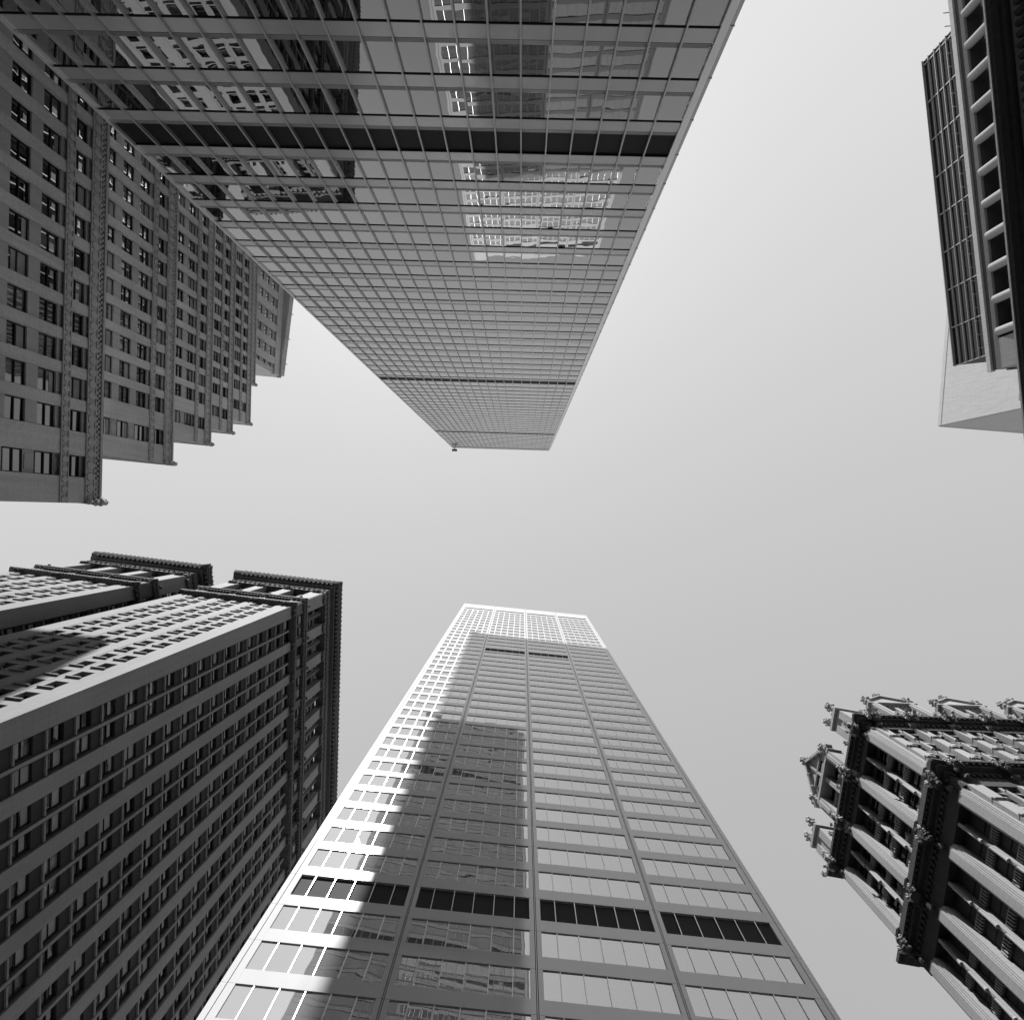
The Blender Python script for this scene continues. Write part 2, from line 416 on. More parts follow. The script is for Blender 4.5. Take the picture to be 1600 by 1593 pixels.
# ================================================================== aluminium panel tower (bottom of the picture)
def panel_tower():
    A, B = (-16.73, 25.93), (18.47, 29.28)
    L = math.hypot(B[0] - A[0], B[1] - A[1]); e = ((B[0] - A[0]) / L, (B[1] - A[1]) / L); n = (e[1], -e[0])
    H = 206.2; DEP = 70.0
    root = thing('panel_office_tower', 'pale aluminium panel tower with ribbon windows in four bays, a shadow on its front', 'office tower', (A[0] + e[0] * L / 2, A[1] + e[1] * L / 2, 0))
    F = Fr(A, e, n)
    sides = [(F, L, 4), (Fr(B, (-n[0], -n[1]), e), DEP, 5), (Fr(F.P(L, -DEP, 0)[:2], (-e[0], -e[1]), (-n[0], -n[1])), L, 4), (Fr(F.P(0, -DEP, 0)[:2], n, (-e[0], -e[1])), DEP, 5)]
    b = MB(); F.box(b, .2, L - .2, -DEP + .2, -.30, 0, H - 1.0); b.build('core', M['joint'], root)
    PZ = 3.95; ZT = 52.6
    kmin = -13; kmax = 38
    span = Bank('spandrel', M['alu'], 98); pane = Bank('glass_pane', M['g_bot'], 98); mul = Bank('window_mullion', M['alu_mul'], 98); louv = Bank('louvre', M['black_b'], 60)
    CW, EW = .77, .85
    for si, (f, l, nb) in enumerate(sides):
        g = (l - (nb - 1) * CW - 2 * EW) / nb
        for j in range(nb):
            u0 = EW + j * (g + CW); u1 = u0 + g
            wid = [.134] + [.183] * 4 + [.134]
            us = [u0]
            for w in wid: us.append(us[-1] + w * g)
            for k in range(kmin, kmax):
                zt = ZT + PZ * k; zb = zt - 2.69
                top = H - 1.0 if k == kmax - 1 else zt + PZ - 2.69
                q = MB(); f.box(q, u0, u1, -.25, -.0, zt, top, rnd.random() * .5 + .25); span.add(q)
                blk = (k == 0) or (k == 23 and j in (1, 2)) or (k == 37)
                if k == 37: zb = zt - 1.9
                if k == 37:
                    q = MB(); f.box(q, u0, u1, -.25, 0, zt - 2.69, zb, .5); span.add(q)
                if blk:
                    q = MB(); f.box(q, u0, u1, -.29, -.16, zb, zt, .5); louv.add(q)
                if si == 0:
                    for i in range(6):
                        if not blk:
                            q = MB(); f.quad(q, us[i], us[i + 1], -.07, zb, zt, jit=.007); pane.add(q)
                        if i and k != 37:
                            q = MB(); f.box(q, us[i] - .028, us[i] + .028, -.08, -.015, zb, zt, .6); mul.add(q)
                elif not blk:
                    q = MB()
                    for i in range(6): f.quad(q, us[i], us[i + 1], -.07, zb, zt)
                    pane.add(q)
    for bk in (span, pane, mul, louv): bk.flush(root)
    cb = Bank('column_cover', M['alu'], 30)
    for si, (f, l, nb) in enumerate(sides):
        g = (l - (nb - 1) * CW - 2 * EW) / nb
        for j in range(nb + 1):
            q = MB()
            if j == 0: segs = [(.0, .36), (.41, EW)]
            elif j == nb: segs = [(l - EW, l - .41), (l - .36, l)]
            else:
                c = EW + j * (g + CW) - CW / 2; segs = [(c - CW / 2, c - .075), (c - .03, c + .03), (c + .075, c + CW / 2)]
            z = 0.0
            hs = [(0, ZT + PZ * kmin)] + [(ZT + PZ * k + .012, ZT + PZ * (k + 1) - .012) for k in range(kmin, kmax - 1)] + [(ZT + PZ * (kmax - 1) + .012, H - 1.0)]
            for a, c_ in segs:
                if si % 2 == 1:
                    if a < .01: a = .26
                    if c_ > l - .01: c_ = l - .26
                    if c_ - a < .03: continue
                for z0, z1 in hs: f.box(q, a, c_, -.25, .006, z0, z1, rnd.random() * .3 + .35)
            cb.add(q)
    cb.flush(root)
    q = MB()
    for f, l, nb in sides:
        f.box(q, .26 if f is not F else 0, l - (.26 if f is not F else 0), -.4, .012, H - .98, H)
    q.build('parapet', M['alu'], root)
panel_tower()

# ================================================================== ornate masonry block with the two wings (left)
def window_punched(f, bank, a, b, z0, z1, d, lt=False, matg=None):
    """a sash window: pane with frame bars"""
    q = MB(); f.quad(q, a, b, d, z0, z1, jit=.01)
    s_ = MB(); t = .07
    f.box(s_, a, a + t, d + .01, d + .09, z0, z1); f.box(s_, b - t, b, d + .01, d + .09, z0, z1)
    f.box(s_, a + t, b - t, d + .01, d + .09, z0, z0 + t); f.box(s_, a + t, b - t, d + .01, d + .09, z1 - t, z1)
    zm = (z0 + z1) / 2; f.box(s_, a + t, b - t, d + .01, d + .11, zm - .04, zm + .04)
    subs = [('sash', s_, M['sash_lt'] if lt else M['sash'])]
    if rnd.random() < .42:
        bl = MB(); h = rnd.choice((.2, .35, .5, .5, .7)) * (z1 - z0)
        f.quad(bl, a + t, b - t, d + .015, z1 - t - h, z1 - t); subs.append(('blind', bl, M['blind']))
    bank.add(q, subs)

def masonry_block():
    root = thing('ornate_masonry_block', 'classical stone office block with two wings, bracketed cornice and paired windows between piers', 'office building', (-43.5, 16.6, 0))
    nA = (.112, -.9937); eA = (-.9937, -.112)
    zc0 = zc = [0, 134.6, 143.0, 156.8, 160.3, 164.0]
    win = Bank('window', M['g_old'], 98); span = Bank('spandrel', M['eq_span'], 98); ledge = Bank('sill', M['eq_stone'], 60)
    piers = Bank('pier', M['eq_stone'], 90); thin = Bank('window_mullion', M['eq_stone'], 60)
    caps = Bank('upper_pier', M['eq_stone'], 60); belt = MB(); orn = MB(); corn = MB(); corn2 = MB()
    bosses = Bank('carved_boss', M['eq_trim'], 98)
    def boss(p, r, sz): q = MB(); blob(q, *p, r, sz, nu=7, nv=5); bosses.add(q)
    spanA = Bank('wall_panel', M['eq_stone'], 60)
    def face(f, L, nb, cp, pw, mats, deep=0.45, skip_lower=-1, z_low=0.0):
        """L: length, nb bays, cp corner pier width, pw pier width"""
        zc = zc0
        g = (L - 2 * cp - (nb - 1) * pw) / nb
        xs = [(0, cp)] + [(cp + j * (g + pw) + g, cp + j * (g + pw) + g + pw) for j in range(nb - 1)] + [(L - cp, L)]
        for i, (a, b) in enumerate(xs):
            q = MB(); f.box(q, a, b, -.6, 0, 0, zc[1])
            if i == 0 or i == nb: pass
            piers.add(q)
            if cp > 2 and i in (0, nb):
                q = MB(); c = a + .35 if i else b - .35 - .06
        for j in range(nb):
            u0 = cp + j * (g + pw); u1 = u0 + g; c = (u0 + u1) / 2
            q = MB(); f.box(q, c - .17, c + .17, -.6, -.06, 0, zc[1] - 1.2); thin.add(q)
            z = zc[1] - 3.9
            while z > z_low:
                for (a, b) in ((u0, c - .17), (c + .17, u1)):
                    w = (b - a); ww = mats['w'] * w; wa = a + (w - ww) / 2; wb = wa + ww
                    q = MB()
                    f.box(q, a, b, -.6, -deep + .12, z - 1.78, z - .02)  # spandrel below the window
                    f.box(q, a, wa, -.6, -deep + .12, z, z + 2.5); f.box(q, wb, b, -.6, -deep + .12, z, z + 2.5)
                    (spanA if mats.get('a') else span).add(q)
                    q = MB(); f.box(q, wa - .08, wb + .08, -deep + .12, -deep + .32, z - .24, z - .02); ledge.add(q)
                    window_punched(f, win, wa, wb, z, z + 2.5, -.585 - (.0), mats.get('lt', False))
                z -= 4.3
        # belt zone (each face's courses sit 1 cm apart from its neighbour's so none coincide)
        zc = [v + (0.011 if f.e[1] > .5 else 0) for v in zc0]
        f.box(belt, -.7, L + .7, -.6, .7, zc[1] + .4, zc[1] + 1.1); f.box(belt, -.5, L + .5, -.6, .5, zc[1], zc[1] + .4)
        f.box(belt, -.25, L + .25, -.6, .25, zc[1] + 1.1, zc[1] + 2.0)
        f.box(belt, -.4, L + .4, -.6, .4, zc[2] - 1.7, zc[2] - 1.1); f.box(belt, -.62, L + .62, -.6, .62, zc[2] - 1.1, zc[2] - .5)
        f.box(belt, -.3, L + .3, -.6, .3, zc[2] - .5, zc[2])
        f.box(belt, 0, L, -.9, -.25, zc[1] + 2.0, zc[2] - 1.7)
        for i, (a, b) in enumerate(xs):
            f.box(belt, a + .1, b - .1, -.25, .12, zc[1] + 2.0, zc[2] - 1.7)
            m_ = (a + b) / 2
            for s_ in (-.45, .45):
                boss(f.P(m_ + s_, .3, zc[2] - 2.0), .38, 1.2)
                boss(f.P(m_ + s_, .45, zc[1] - .2), .34, 1.3)
            boss(f.P(m_, .4, zc[2] + .5), .4, 1.1)
        u = .3
        while u < L:
            f.box(belt, u, u + .3, -.2, .35, zc[2] - 2.05, zc[2] - 1.72)
            f.box(belt, u, u + .3, .5, .66, zc[1] + .1, zc[1] + .38)
            u += .62
        for j in range(nb):
            u0 = cp + j * (g + pw); u1 = u0 + g; c = (u0 + u1) / 2
            for (a, b) in ((u0 + .25, c - .3), (c + .3, u1 - .25)):
                window_punched(f, win, a, b, zc[1] + 2.4, zc[2] - 2.1, -.24)
            # upper storey pair behind the giant order
            f.box(belt, c - .25, c + .25, -1.5, -.75, zc[2], zc[3])
            for (a, b) in ((u0, c - .25), (c + .25, u1)):
                w = b - a
                f.box(belt, a, a + w * .16, -1.5, -1.0, zc[2], zc[3]); f.box(belt, b - w * .16, b, -1.5, -1.0, zc[2], zc[3])
                for zz in (zc[2], zc[2] + 4.2, zc[2] + 8.4):
                    f.box(belt, a + w * .16, b - w * .16, -1.5, -1.05, zz, zz + 1.3)
                    window_punched(f, win, a + w * .16, b - w * .16, zz + 1.3, min(zz + 4.2, zc[3]), -1.4, True)
        for i, (a, b) in enumerate(xs):
            q = MB(); x0, x1 = (a - .1, b + .25) if i == 0 else ((a - .25, b + .1) if i == nb else (a - .2, b + .2))
            if i == 0: x0 = a
            if i == nb: x1 = b
            f.box(q, x0, x1, -1.5, .15, zc[2], zc[3] - 1.4)
            caps.add(q)
            q = MB(); f.box(orn, x0 - (.15 if i else 0), x1 + (.15 if i < nb else 0), -1.5, .4, zc[3] - 1.4, zc[3] - .9); f.box(orn, x0, x1, -1.5, .22, zc[3] - .9, zc[3])
            m_ = (x0 + x1) / 2
            for s_ in (-.6, 0, .6):
                boss(f.P(m_ + s_, .35, zc[3] - 1.9), .36, 1.3)
        # entablature and cornice
        f.box(corn2, -.2, L + .2, -1.5, .2, zc[3], zc[3] + 1.6); f.box(corn2, -.4, L + .4, -1.5, .4, zc[3] + 1.6, zc[3] + 2.0)
        f.box(corn2, -.25, L + .25, -1.5, .25, zc[3] + 2.0, zc[4] + .4)
        f.box(corn, -1.0, L + 1.0, -1.5, 1.0, zc[4] + .4, zc[4] + .9)
        f.box(corn, -1.65, L + 1.65, -1.5, 1.65, zc[4] + 1.7, zc[4] + 2.2)
        f.box(corn, -1.8, L + 1.8, -1.5, 1.8, zc[4] + 2.2, zc[5] - .7)
        f.box(corn, -1.95, L + 1.95, -1.5, 1.95, zc[5] - .7, zc[5])
        f.box(corn, -.6, L + .6, -1.5, .6, zc[4] + .9, zc[4] + 1.7)
        u = -.2
        while u < L + .2:
            f.box(corn, u, u + .45, .6, 1.5, zc[4] + .95, zc[4] + 1.68)
            f.box(corn2, u, u + .3, .2, .38, zc[3] + 1.1, zc[3] + 1.58)
            f.box(orn, u + .1, u + .5, 1.9, 2.02, zc[5] - .1, zc[5] + .22)
            u += 1.02
        u = .5
        while u < L:
            boss(f.P(u, .28, zc[3] + 1.0), .3, 1.0); u += 1.1
    body = MB()
    # wing nearest the camera
    CO = (-43.45, 17.4)
    fA = Fr(CO, eA, nA); LA = 21.0
    eB = (-.0234, .99973); nB = (.99973, .0234); LB = 82.0
    fB = Fr(CO, eB, nB)
    face(fA, LA, 3, 2.3, 1.55, dict(w=.70, a=1), deep=.16)
    face(fB, LB, 13, 2.3, 1.65, dict(w=.80), deep=.42)
    # body fill (set behind the walls)
    def fill(pts, z0, z1):
        k = len(pts); vs = [(x, y, z) for z in (z0, z1) for x, y in pts]
        body.add(vs, [tuple(range(k - 1, -1, -1)), tuple(range(k, 2 * k))] + [(i, (i + 1) % k, (i + 1) % k + k, i + k) for i in range(k)])
    def wing(fa, la, depth, ins, z0, z1, ea=eA, na=nA):
        p = [fa.P(ins, -ins, 0), fa.P(ins, -depth, 0), fa.P(la - ins, -depth, 0), fa.P(la - ins, -ins, 0)]
        fill([(q[0], q[1]) for q in p], z0, z1)
    wing(fA, LA, 80, .62, 0, zc[2] - .01); wing(fA, LA, 80, 1.55, zc[2], zc[5] - .3)
    # its court side (plain)
    # wing further left
    CO2 = (-73.6, 13.65)
    eA2 = (-.9927, -.1206); nA2 = (.1206, -.9927)
    fC = Fr(CO2, eA2, nA2); LC = 23.6
    face(fC, LC, 3, 2.4, 1.6, dict(w=.70, a=1), deep=.16)
    fD = Fr(CO2, (.1206, .9927), (.9927, -.1206))
    face(fD, 22.0, 3, 2.6, 1.6, dict(w=.8))
    p = lambda f, u, d: f.P(u, d, 0)[:2]
    fill([p(fC, .62, -.62), p(fC, .62, -60), p(fC, LC - .62, -60), p(fC, LC - .62, -.62)], 0, zc[2] - .01)
    fill([p(fC, 1.55, -1.55), p(fC, 1.55, -60), p(fC, LC - 1.55, -60), p(fC, LC - 1.55, -1.55)], zc[2], zc[5] - .3)
    fill([(-90, 38), (-60, 40), (-60, 90), (-90, 90)], 0, zc[5] - 2)
    for bk in (piers, thin, span, spanA, ledge, caps, bosses): bk.flush(root, hidden=lambda c: c[2] < 5)
    win.flush(root, hidden=lambda c: c[1] > 70)
    body.build('core', M['eq_span'], root)
    belt.build('belt_course', M['eq_trim'], root)
    corn2.build('entablature', M['eq_trim'], root); corn.build('cornice', M['eq_trim'], root); orn.build('pier_capital', M['eq_trim'], root)['kind'] = 'stuff'
    # real size (storeys of 3.87 m), measured from eye height
    K = .9; root.location = (root.location.x * K, root.location.y * K, EYE * (1 - K)); root.scale = (K, K, K)
masonry_block()

# ================================================================== stepped tower (upper left)
def stepped_tower():
    root = thing('stepped_limestone_tower', 'grey limestone tower rising in stepped setbacks, beside the glass curtain wall tower', 'office tower', (-50, -20, 0))
    tiers = [(-39.4, -.95, 0, 67, 80), (-45.6, -6.4, 60, 93, 75), (-51.7, -11.35, 86, 118, 70), (-55.1, -15.2, 110, 135, 66), (-57.5, -18.75, 128, 150, 62), (-60.3, -28.9, 143, 160, 52)]
    win = Bank('window', M['g_st'], 98); pier = Bank('pier', M['st_stone'], 98); span = Bank('spandrel', M['st_trim'], 98)
    e = (.02, -1); n = (1, .02)
    eS = (-1, -.1); nS = (-.1, 1)
    PZ = 3.60
    def wall(f, L, z0, z1, dep=.45, orn=True, zlow=0):
        par = MB(); om = MB(); chk = MB()
        # window columns
        cols = []; u = 2.3; cols.append((u, u + 1.9)); u += 1.9 + 2.1
        while u + 1.9 < L - 1: cols.append((u, u + 1.9)); u += 2.85
        prev = 0.0
        ztop = z1 - 1.0
        for (a, b) in cols + [(L, L)]:
            q = MB(); f.box(q, prev, a, -.5, 0, z0, z1 - .35, .5); pier.add(q); prev = b
        u_first = cols[0][0]
        for (a, b) in cols:
            z = z1 - 3.8; top = z1 - .35; col = MB()
            inset = -.36 if u_first == a else -.2
            while z > max(z0, zlow):
                q = MB(); f.box(q, a, b, -.5, inset, z + 1.12, top, .5)
                if inset < -.3:
                    zc_ = (z + 1.12 + top) / 2
                    if top - z - 1.12 < 2: f.box(q, a + .35, b - .35, inset, inset + .06, z + 1.3, top - .2, .5)
                span.add(q)
                g = MB(); f.quad(g, a + .1, b - .1, -.42, z - 1.1, z + 1.1, jit=.02)
                s_ = MB()
                f.box(s_, a, a + .1, -.5, -.34, z - 1.12, z + 1.12); f.box(s_, b - .1, b, -.5, -.34, z - 1.12, z + 1.12)
                f.box(s_, a + .1, b - .1, -.41, -.32, z - .06, z + .06)
                f.box(s_, a + .1, b - .1, -.41, -.34, z + 1.0, z + 1.12); f.box(s_, a + .1, b - .1, -.41, -.34, z - 1.12, z - 1.0)
                sb = [('sash', s_, M['sash'])]
                if rnd.random() < .3:
                    bl = MB(); h = rnd.choice((.5, .8, 1.2, 1.6)); f.quad(bl, a + .12, b - .12, -.395, z + 1.0 - h, z + 1.0); sb.append(('blind', bl, M['blind']))
                win.add(g, sb)
                top = z - 1.12; z -= PZ
            q = MB(); f.box(q, a, b, -.5, -.2, z0, top, .5); span.add(q)
        # patterned bands
        for zb, zt in ((z1 - 5.85, z1 - 4.75), (z1 - 2.35, z1 - 1.0)):
            par = MB(); om = MB()
            f.box(par, 0, L, 0, .10, zb, zb + .14); f.box(par, 0, L, 0, .10, zt - .14, zt)
            f.box(par, 0, L, -.08, .03, zb + .14, zt - .14)
            u = .3; r = (zt - zb) / 2 - .16
            while u < min(L, 75):
                p = [(u + r * .75 * math.cos(t), (zb + zt) / 2 + r * math.sin(t)) for t in [i * math.pi / 4 for i in range(8)]]
                f.prism(om, p, .03, .13); u += r * 1.5 + .28
            par.build('belt_course', M['st_trim'], root); om.build('relief_band', M['st_trim'], root)
        par = MB(); om = MB()
        u = 0
        while u < min(L, 75):
            f.box(om, u, u + .24, -.03, .08, z1 - 1.0, z1 - .7); f.box(om, u + .24, u + .48, -.03, .08, z1 - .7, z1 - .4); u += .48
        f.box(par, -.12, L, -.6, .16, z1 - .35, z1)
        par.build('parapet', M['st_trim'], root); om.build('chequer_band', M['st_trim'], root)
    core = MB(); crn = MB()
    for (X, Y, z0, z1, L) in tiers:
        f = Fr((X, Y), e, n); f2 = Fr((X, Y), eS, nS)
        zl = 0 if z0 == 0 else z0
        wall(f, L, z0, z1, zlow=24 if z0 == 0 else z0)
        # end wall seen only edge-on
        q = MB(); f2.box(q, .51, 45, -.5, 0, z0, z1 - .35, .5)
        for j in range(9): f2.box(q, 3 + j * 4.6, 5.5 + j * 4.6, 0, .12, z0, z1 - 1.2, .5)
        q.build('end_wall', M['st_stone'], root)
        q = MB(); f2.box(q, .52, 45, -.6, .14, z1 - .34, z1 - .01); q.build('parapet', M['st_trim'], root)
        a = f.P(.52, -.52, 0); b = f.P(L, -.52, 0)
        core.add([(a[0], a[1], z0), (b[0], b[1], z0), (-98, b[1], z0), (-98, a[1] - 3, z0), (a[0], a[1], z1 - .8), (b[0], b[1], z1 - .8), (-98, b[1], z1 - .8), (-98, a[1] - 3, z1 - .8)],
                 [(0, 3, 2, 1), (4, 5, 6, 7), (0, 1, 5, 4), (1, 2, 6, 5), (2, 3, 7, 6), (3, 0, 4, 7)])
        crn = MB()
        for dz, r in ((-.1, .40), (.45, .28), (-1.0, .34), (-2.0, .28)):
            p = f.P(.15, .22, z1 + dz); blob(crn, *p, r, 1.3)
        crn.build('corner_finial', M['st_trim'], root)
    # crowning block with canted top
    X, Y, z0, z1 = -62.0, -35.0, 152, 184
    fT = Fr((X, Y), (.055, -1), (1, .055))
    q = MB()
    for i in range(7): fT.box(q, 2.2 + i * 4.0, 3.9 + i * 4.0, -.5, .28, z0, z1 - 7.5, .5)
    fT.box(q, 0, 1.2, -.5, 0, z0, z1 - 7.5, .5); q.build('pilaster', M['st_stone'], root)
    for i in range(7):
        for k in range(6):
            zz = z1 - 10 - k * 3.75
            a, b = 1.2 + i * 4.0 - (0 if i else 0), 2.2 + i * 4.0
            if i: a = 3.9 + (i - 1) * 4.0
            m_ = (a + b) / 2; w = min(1.5, b - a)
            g = MB(); fT.quad(g, m_ - w / 2, m_ + w / 2, -.3, zz - .95, zz + .95, jit=.02)
            s_ = MB(); fT.box(s_, m_ - .05, m_ + .05, -.29, -.2, zz - .95, zz + .95)
            win.add(g, [('sash', s_, M['sash'])])
            q = MB(); top = z1 - 7.5 if k == 0 else zz + 3.75 - .95
            fT.box(q, a, b, -.5, -.12, zz + .95, top, .5); span.add(q)
    q = MB(); fT.box(q, -.2, 40, -.6, .35, z1 - 7.5, z1 - 6.9, .5); fT.box(q, 0, 40, -.6, .1, z1 - 6.9, z1 - 3.2, .5); fT.box(q, -.3, 40, -.6, .5, z1 - 3.2, z1 - 2.8, .5)
    q.build('attic_band', M['st_stone'], root)
    q = MB()
    fS = Fr((-61.75, -35.6), (.122, -1), (1, .122)); fS.box(q, 0, 36, -5, 0, z1 - 2.8, z1, .5)
    for i in range(5): fS.box(q, 3.2 + i * 6.5, 3.4 + i * 6.5, 0, .12, z1 - 2.8, z1 + .8, .5)
    q.build('roof_parapet', M['st_stone'], root)
    a = fT.P(.1, -.52, 0); b = fT.P(40, -.52, 0)
    core.add([(a[0], a[1], z0), (b[0], b[1], z0), (-95, b[1], z0), (-95, a[1] - 3, z0), (a[0], a[1], z1 - .8), (b[0], b[1], z1 - .8), (-95, b[1], z1 - .8), (-95, a[1] - 3, z1 - .8)],
             [(0, 3, 2, 1), (4, 5, 6, 7), (0, 1, 5, 4), (1, 2, 6, 5), (2, 3, 7, 6), (3, 0, 4, 7)])
    hid = lambda c: c[1] < -23 - max(0, 12 - 0) and False
    def hid(c):
        p = proj(c)
        return p is None or (p[1] < p[0] * .965 + 20)
    for bk in (win, pier, span): bk.flush(root, hidden=hid)
    core.build('core', M['st_stone'], root)
    # real size, measured from eye height
    K = 1.0; root.location = (root.location.x * K, root.location.y * K, EYE * (1 - K)); root.scale = (K, K, K)
stepped_tower()

# ================================================================== gothic building (lower right)
def finial(mb, x, y, z, s=1.0):
    cyl(mb, x, y, z - .4 * s, z + 1.5 * s, .22 * s, .08 * s, 6)
    blob(mb, x, y, z + .1 * s, .38 * s, 1.1, nu=6, nv=5)
    for zz, rr, k in ((.55, .42, 4), (1.15, .30, 4)):
        for i in range(k):
            a = i * math.pi / 2 + zz
            blob(mb, x + rr * s * math.cos(a), y + rr * s * math.sin(a), z + zz * s, .22 * s, 1.2, .3, 5, 4)
    blob(mb, x, y, z + 1.7 * s, .24 * s, 1.3, .3, 5, 4)

def gothic():
    root = thing('gothic_office_building', 'gothic stone office building with gables, spiky finials and carved cornices', 'office building', (39.5, 24.3, 0))
    C = (39.55, 24.36)
    eW, nW = (-.168, .9858), (-.9858, -.168); LW = 17.2
    eN, nN = (.9995, .03), (.03, -.9995); LN = 62.0
    fW, fN = Fr(C, eW, nW), Fr(C, eN, nN)
    Z1, Z2 = 69.2, 85.0
    FP = 3.3
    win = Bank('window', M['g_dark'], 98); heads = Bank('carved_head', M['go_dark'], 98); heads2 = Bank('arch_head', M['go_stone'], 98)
    pier = Bank('pier', M['go_stone'], 60); span = Bank('ribbed_spandrel', M['go_stone'], 90)
    mul = Bank('window_mullion', M['go_stone'], 40); trim = MB(); carv = MB(); lt = MB()
    def zone(f, L, centres, pw, z0, z1, deep, pr, ribs=True, arch=False):
        """piers at the given centres; two lights between each pair"""
        edges = []
        for c in centres: edges.append((max(0, c - pw / 2), min(L, c + pw / 2)))
        for i, (a, b) in enumerate(edges):
            q = MB(); f.box(q, a, b, -deep, pr, z0, z1, .5)
            # mouldings: slim shafts on the pier's flank
            if pr > .3:
                f.box(q, a + .12, b - .12, pr, pr + .1, z0, z1 - .3, .5)
                if i < len(edges) - 1 or True:
                    if b + .16 < L: f.box(q, b, b + .14, -deep, pr * .62, z0, z1, .5)
                    if a - .16 > 0: f.box(q, a - .14, a, -deep, pr * .62, z0, z1, .5); f.box(q, a - .26, a - .14, -deep, pr * .3, z0, z1, .5)
            z = z1 - .9 - FP
            while z > z0 + .5 and arch:   # weathered string courses and small bosses on the pier
                f.box(q, a - .02, b + .02, -.1, pr + .17, z + .86, z + .98, .5)
                for uu in (a + .12, b - .12):
                    p = f.P(uu, pr + .12, z + .72); blob(q, *p, .11, 1.3, .3, 5, 4)
                z -= FP
            pier.add(q)
        for i in range(len(edges) - 1):
            a, b = edges[i][1] + .14, edges[i + 1][0] - .26
            c = (a + b) / 2
            q = MB(); f.box(q, c - .14, c + .14, -deep, .02, z0, z1, .5)
            z = z1 - .9
            mul.add(q)
            while z - FP > z0 - .5:
                zt = z; zb = z - FP
                # round shaft with base and cap against the mullion
                p = f.P(c, .08, 0); cyl(q, p[0], p[1], zb + .95, zt - .25, .16, .10, 8)
                cyl(q, p[0], p[1], zb + .75, zb + .95, .19, .16, 8); cyl(q, p[0], p[1], zt - .25, zt - .1, .10, .15, 8)
                for (u0, u1) in ((a, c - .14), (c + .14, b)):
                    s_ = MB(); bk_ = MB(); so = .30 if ribs else .12
                    f.box(bk_, u0, u1, -deep, -deep + so, zb, zb + .95, .5)
                    f.box(s_, u0, u1, -deep + so, -deep + so + .12, zb + .86, zb + .95, .5)
                    if not ribs:
                        f.box(s_, u0 + .1, u1 - .1, -deep + so, -deep + so + .08, zb + .2, zb + .7, .5)
                    k = 7; w = (u1 - u0) / k
                    if ribs:
                        for j in range(k): f.box(s_, u0 + w * j + w * .25, u0 + w * j + w * .6, -deep + .30, -deep + .52, zb + .05, zb + .86, .5)
                    span.add(s_, [('panel', bk_, M['go_dark'] if ribs else M['go_stone'])])  # gaps behind the ribs darkened in colour for their shade
                    if arch:
                        m_ = (u0 + u1) / 2; r = (u1 - u0) / 2; lt = MB(); pts = [(u0, zt)] + [(m_ - r * math.cos(t), zt - .55 + .5 * math.sin(t)) for t in [i2 * math.pi / 8 for i2 in range(9)]] + [(u1, zt)]
                        f.prism(lt, pts, -deep, -deep + .3); heads2.add(lt)
                    g = MB(); f.quad(g, u0, u1, -deep + .06, zb + .95, zt, jit=.02)
                    sh = MB(); f.box(sh, u0, u0 + .05, -deep + .07, -deep + .16, zb + .95, zt); f.box(sh, u1 - .08, u1, -deep + .07, -deep + .16, zb + .95, zt)
                    zm = (zb + .95 + zt) / 2; f.box(sh, u0 + .08, u1 - .08, -deep + .07, -deep + .17, zm - .05, zm + .05)
                    win.add(g, [('sash', sh, M['sash'])])
                z -= FP
    cW = [.75, 6.0, 11.6, 16.5]
    cWl = [.95, 6.0, 11.6, 16.3]
    zone(fW, LW, cWl, 1.05, 20, Z1 - 3.6, 1.05, .35)
    zone(fW, LW, cW, .95, Z1 + 1.8, Z2 - 2.6, .95, .45)
    cN = [.9] + [.9 + 4.4 * i for i in range(1, 14)]
    zone(fN, LN, cN, 1.3, 20, Z1 - 3.6, .45, .22, ribs=False, arch=True)
    zone(fN, LN, cN, 1.0, Z1 + 1.8, Z2 - 2.6, .45, .26, ribs=False, arch=True)
    # cornice bands and soffits
    for f, L, cs in ((fW, LW, cW), (fN, LN, cN)):
        for zt, ov in ((Z1, 1.15), (Z2, 1.0)):
            zq = zt; zt = zt + (.012 if f is fW else 0)
            f.box(trim, 0, L, -.9, .10, zt - 3.6 if zq == Z1 else zt - 2.6, zt - 1.3)
            f.box(trim, -.35, L + .35, -.9, .35, zt - 1.3, zt - .9)
            f.box(trim, -ov * .7, L + ov * .7, -.9, ov * .7, zt - .9, zt - .35)
            f.box(trim, -ov, L + ov, -.9, ov, zt - .35, zt + .05)
            f.box(trim, -.3, L + .3, -.9, .3, zt + .05, zt + (1.8 if zq == Z1 else .9))
            u = .2
            while u < L:
                f.box(trim, u, u + .28, .1, .32, zt - 1.75, zt - 1.32); f.box(trim, u, u + .2, ov * .7, ov * .92, zt - .62, zt - .37)
                u += .6
            for c in cs:
                carv = MB(); p = f.P(c, .95, zt - 1.1); blob(carv, *p, .48, 1.15, .3)
                for k in range(4):
                    p = f.P(c + rnd.uniform(-.45, .45), .8 + rnd.uniform(-.2, .4), zt - 1.3 + rnd.uniform(-.6, .7)); blob(carv, *p, .26, 1.1, .35, 6, 5)
                p = f.P(c, .5, zt - 2.6); blob(carv, *p, .3, 1.6, .3, 6, 5)
                p = f.P(c + .0, 1.0, zt + .35); blob(carv, *p, .28, 1.2, .35, 6, 5); heads.add(carv)
    core = MB(); fN.box(core, .96, LN, -22, -.96 + .44, 0, Z2 - .2)
    pW = fW.P(0, -.86, 0)
    v = [fN.P(.9, -.56, 0), fN.P(LN, -.56, 0), fN.P(LN, -22, 0), fW.P(LW, -.9, 0)]
    core = MB(); vs = [(q[0], q[1], z) for z in (0, Z2 - .2) for q in v]
